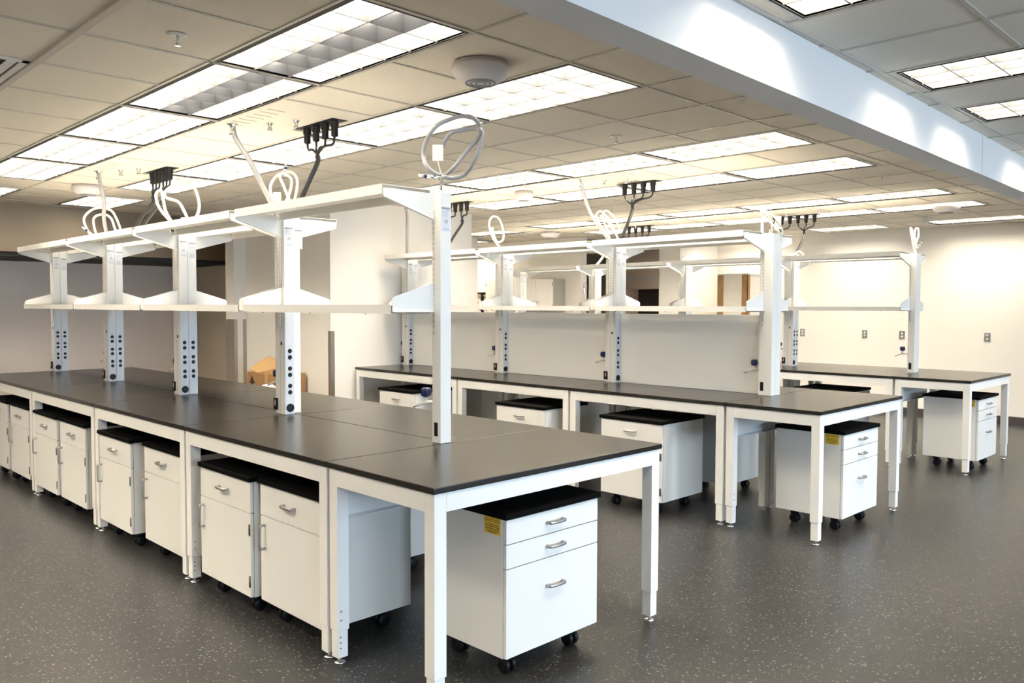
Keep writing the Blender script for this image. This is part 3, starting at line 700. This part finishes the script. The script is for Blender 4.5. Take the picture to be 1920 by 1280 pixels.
coil((-4.02,.88,ZT+.012), [(x+.0, z) for x, z in loop3], YAW, .0105, 'hose_w', 'pair of cream hose loops lying beside a bending grey hose', .03, None, (-.24,.12,-.12,.03))
loop4 = [(0,0),(-.03,.04),(-.09,.12),(-.13,.22),(-.14,.31),(-.10,.36),(-.04,.34),(.0,.24),(.01,.14),(-.02,.1),(-.06,.1),(-.09,.16),(-.11,.25)]
coil((-2.33,4.22,ZT+.001), loop4, YAW, .011, 'hose_w', 'narrow cream hose loop leaning on the column nearest the white wall block', .02)
loop5 = [(.06,0),(.02,.10),(-.05,.22),(-.12,.30),(-.16,.26),(-.12,.16),(-.04,.06),(-.03,-.0),(-.06,.12),(-.10,.24),(-.07,.31),(0,.24),(.05,.14),(.02,.10),(-.06,.2),(-.12,.26)]
coil((-.86,4.22,ZT+.001), loop5, YAW, .0085, 'hose_w', 'tangled cream hose loops beside a dropping grey hose', .03, None, (-.04,.06,-.02,.12))
loop6 = [(0,0),(.02,.06),(-.03,.14),(-.08,.19),(-.05,.20),(.03,.12),(.09,.04),(.10,-.01),(.04,.04),(-.03,.12),(-.07,.16),(-.05,.18),(.01,.12),(.05,.03)]
coil((.69,4.24,ZT+.001), loop6, YAW, .008, 'hose_w', 'cream hose bundle flopped over the socketless column of panelled bench', .03, (.055,.09,.05,.10), (.0,.10,.05,.05))
loop7 = [(0,0),(-.02,.08),(-.05,.18),(-.06,.27),(-.04,.26),(-.02,.16),(.0,.06),(.02,.10),(-.02,.2),(.0,.27),(.03,.26),(.02,.18),(-.01,.08)]
coil((.64,7.50,ZT+.001), loop7, YAW, .009, 'hose_w', 'slender cream hose loop on the slim column by the outlet wall', .015, None, (.06,.12,.03,.07))
loop8 = [(0,0),(.05,.05),(.12,.11),(.17,.14),(.15,.11),(.08,.05),(.03,.02),(-.04,.02),(-.02,.06),(.06,.11)]
coil((-2.25,7.50,ZT+.001), loop8, YAW, .009, 'hose_w', 'short cream hose bundle lying slanted on a far column', .02)
loop9 = [(0,0),(.05,.06),(.11,.02),(.15,.05),(.10,.09),(.03,.04),(-.03,.03)]
coil((-.76,7.46,ZT+.001), loop9, YAW, .009, 'hose_w', 'small cream hose twist beside two black cords', .02)

# ------------------------------------------------------------------ ceiling fittings
def detector(x, y, r, label, domed=True):
    t = thing('ceiling_detector', label, 'detector', (x, y, HC), 0, 'round ceiling detectors')
    put('body', MB().lathe([(r*.93,0),(r*.93,-.018),(r,-.02),(r,-.035),(r*.86,-.065),(r*.6,-.088),(r*.3,-.093),(.001,-.094)], n=32), 'detector', t)
    for q in (.52, .36, .2): 
        g = MB(); n = 24
        for i in range(n):
            a0, a1 = 2*math.pi*i/n, 2*math.pi*(i+1)/n
            g.prism([(r*q*math.cos(a0), r*q*math.sin(a0)), (r*q*math.cos(a1), r*q*math.sin(a1)), (r*(q-.05)*math.cos(a1), r*(q-.05)*math.sin(a1)), (r*(q-.05)*math.cos(a0), r*(q-.05)*math.sin(a0))], 'z', -.0955, -.0885)
        put('ring_groove', g, 'greyink', t)
detector(.90, .945, .145, 'round grey ceiling detector between the dim light and a bright light')
detector(-4.89, .985, .15, 'round ceiling dome beside the bending grey hose near the soffit')
detector(.64, 8.42, .15, 'round ceiling detector overlapping a light above the outlet wall bench')
detector(-5.05, 7.9, .15, 'round ceiling dome above the wall cabinets')
detector(-2.10, 4.30, .10, 'small white wedge-shaped ceiling fitting above the panelled bench')
def sprinkler(x, y, label):
    t = thing('sprinkler', label, 'sprinkler', (x, y, HC), 0, 'ceiling sprinklers')
    put('escutcheon', MB().lathe([(.042,0),(.042,-.003),(.03,-.006),(.018,-.002)], n=20), 'white', t)
    put('head', MB().cyl((0,0,0), .006, -.045, 0, n=8).lathe([(.014,-.045),(.014,-.048)], n=10), 'chrome', t)
sprinkler(.28, -.28, 'sprinkler head in the tile beside the dim-centred lights')
sprinkler(.31, 2.76, 'sprinkler head in bare tiles between two benches')
sprinkler(.95, 5.75, 'sprinkler head beyond the panelled bench lights')
sprinkler(-2.3, 6.0, 'sprinkler head above the middle of the outlet wall bench')
t = thing('ceiling_speaker', 'small white ceiling fitting close to the outlet wall', 'detector', (-.05, 9.78, HC))
put('body', MB().lathe([(.09,0),(.09,-.006),(.05,-.01),(.05,-.05),(.035,-.065),(.001,-.066)], n=20), 'white', t)
t = thing('ceiling_vent', 'louvered ceiling air vent beside the wide ceiling runner', 'vent', (-1.22, -.905, HC))
put('vent_frame', MB().box(-.6,.6,-.28,-.25,-.006,.004).box(-.6,.6,.25,.28,-.006,.004).box(-.6,-.57,-.28,.28,-.006,.004).box(.57,.6,-.28,.28,-.006,.004), 'white', t)
vs = MB().prism([(-.024,-.010),(.020,-.010),(.030,.002),(-.014,.002)], 'x', -.57, .57).mesh('vent_slat')
put('slat_gap_shade', MB().box(-.58,.58,-.26,.26,.0025,.004), 'base', t)  # dark sheet added to stand in for shade between the slats
for i in range(6): put('vent_slat', vs, 'white', t, (0, -.21+.084*i, 0))

# ------------------------------------------------------------------ things along the walls
ON = ['third from the pier', 'between two others', 'nearer the slim column', 'beyond the slim column']
for i, x in enumerate((-2.39, -1.37, -.81, .35)):
    t = thing('wall_outlet', 'steel outlet plate, %s from wrapped crate along the pale wall' % ORD[i], 'outlet', (x, 11.16, 1.2), 0, 'steel outlets on the pale wall')
    put('plate', MB().chbox(-.04, .04, -.008, 0, -.062, .062, .003), 'alu', t)
    for z in (-.024, .024): put('receptacle', MB().lathe([(.016,-.011),(.016,-.008)], (0, 0, z), 'y', 12), 'label', t)
def wall_cabinet(x0, x1, label):
    t = thing('wall_cabinet', label, 'cabinet', ((x0+x1)/2, 9.02, 1.55)); a = (x1-x0)/2
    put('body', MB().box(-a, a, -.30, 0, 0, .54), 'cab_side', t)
    for s in (-1, 1):
        d = put('door', MB().chbox(min(0, s*a)+.002, max(0, s*a)-.002, -.32, -.301, .002, .538, .002), 'cab', t)
        put('handle', MB().tube([(s*.05,-.32,.05),(s*.05,-.345,.055),(s*.05,-.35,.10),(s*.05,-.345,.145),(s*.05,-.32,.15)], .006, 8, 3), 'alu', d)
        for z in (.06, .46): put('hinge', MB().cyl((s*(a-.008), -.324, z), .006, -.03, .03, n=8), 'hinge', d)
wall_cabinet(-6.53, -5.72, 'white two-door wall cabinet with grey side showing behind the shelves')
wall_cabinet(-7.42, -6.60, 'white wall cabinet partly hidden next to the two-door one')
t = thing('drying_rack', 'black framed peg drying rack on the far alcove wall', 'rack', (-7.95, 9.02, 1.45))
put('frame', MB().box(-.35,.45,-.05,0,.40,.43).box(.10,.14,-.05,0,0,.40).box(-.35,-.32,-.05,0,0,.4), 'black', t)
pg = MB().tube([(0,0,0),(0,-.10,.05)], .008, 6, 1).mesh('peg')
for i in range(5):
    for k in range(3): put('peg', pg, 'card2', t, (-.25+.16*i, -.01, .08+.12*k))
t = thing('eyewash', 'chrome emergency fixture at the end of the alcove wall', 'fixture', (-5.34, 9.05, 1.5))
put('pipe', MB().tube([(.02,0,.45),(.05,-.02,.40),(.08,-.04,.2),(.06,-.04,.05)], .015, 8, 4), 'chrome', t)
put('bowl', MB().lathe([(.01,.1),(.07,.14),(.09,.19),(.085,.19),(.06,.15),(.005,.11)], (.1,-.05,0), n=16), 'chrome', t)
put('pull_handle', MB().tube([(.03,-.03,.48),(.12,-.05,.56)], .008, 6, 1), 'white', t)
t = thing('fume_hood', 'brown fume hood with dark opening in the far recess', 'fume hood', (-5.4, 12.0, 0))
put('cabinet_body', MB().box(-1.4,1.0,0,.6,0,.9).box(-1.4,1.0,.5,.6,.9,2.0).box(-1.4,-1.3,0,.5,.9,2.0).box(.9,1.0,0,.5,.9,2.0), 'rose', t)
put('header', MB().box(-1.4,1.0,-.02,.6,1.98,2.16), 'rose', t)
put('trim_band', MB().box(-1.4,1.0,-.04,0,2.16,2.24), 'cab', t)
put('upper_panel', MB().box(-1.4,1.0,0,.6,2.24,2.75), 'rose', t)
put('opening', MB().box(-1.3,.9,.46,.5,.9,1.98), 'base', t)
t = thing('wrapped_cabinet', 'tall stretch-wrapped crate with brown cardboard corner guards in the corner', 'crate', (-3.2, 10.65, 0))
put('body', MB().chbox(-.27,.27,-.33,.35,.05,2.15,.01), 'wrap', t)
put('corner_guard', MB().box(-.275,-.17,-.338,-.33,.06,2.14).box(-.278,-.27,-.338,-.25,.06,2.14), 'card', t)
put('corner_guard', MB().box(.17,.278,-.338,-.33,.06,2.14).box(.27,.278,-.338,-.26,.06,2.14), 'card', t)
put('foam_cap', MB().chbox(-.28,.28,-.34,.36,2.14,2.17,.006), 'white', t)
put('pallet', MB().box(-.27,.27,-.33,.35,0,.05), 'card2', t)
put('red_label', MB().box(.0,.10,-.341,-.336,1.42,1.45), 'red', t)
# cardboard boxes by the block wall
t = thing('cardboard_box', 'brown cardboard box with black up arrow and loose flaps', 'box', (-4.93, 3.03, 0))
put('carton', MB().chbox(-.37,.37,-.18,.18,.0,.83,.006), 'card', t)
put('arrow_mark', MB().prism([(-.265,.50),(-.215,.50),(-.215,.70),(-.17,.70),(-.24,.79),(-.31,.70),(-.265,.70)], 'y', -.1812, -.1802), 'ink', t)
put('tape', MB().box(.06,.13,-.1815,-.18,.72,.83).box(.06,.13,-.18,.18,.83,.8308), 'card2', t)
f = put('flap', MB().box(-.17,.17,-.16,.12,.0,.008), 'card2', t, (-.18, 0, .90)); f.rotation_euler = (math.radians(32), math.radians(14), math.radians(8))
f = put('flap', MB().box(-.2,.2,-.17,.12,.0,.008), 'card', t, (.15, 0, .85)); f.rotation_euler = (math.radians(8), math.radians(3), 0)
t = thing('plastic_bag', 'crumpled clear white plastic bag next to the cardboard box', 'plastic bag', (-4.45, 2.66, 0))
b = MB().lathe([(.10,0),(.13,.1),(.125,.5),(.14,.62),(.11,.70),(.06,.74),(.001,.75)], n=14)
b.v = [(x+.012*math.sin(31*z+9*y), y+.012*math.cos(27*z+7*x), z) for x, y, z in b.v]
put('bag', b, 'label', t)
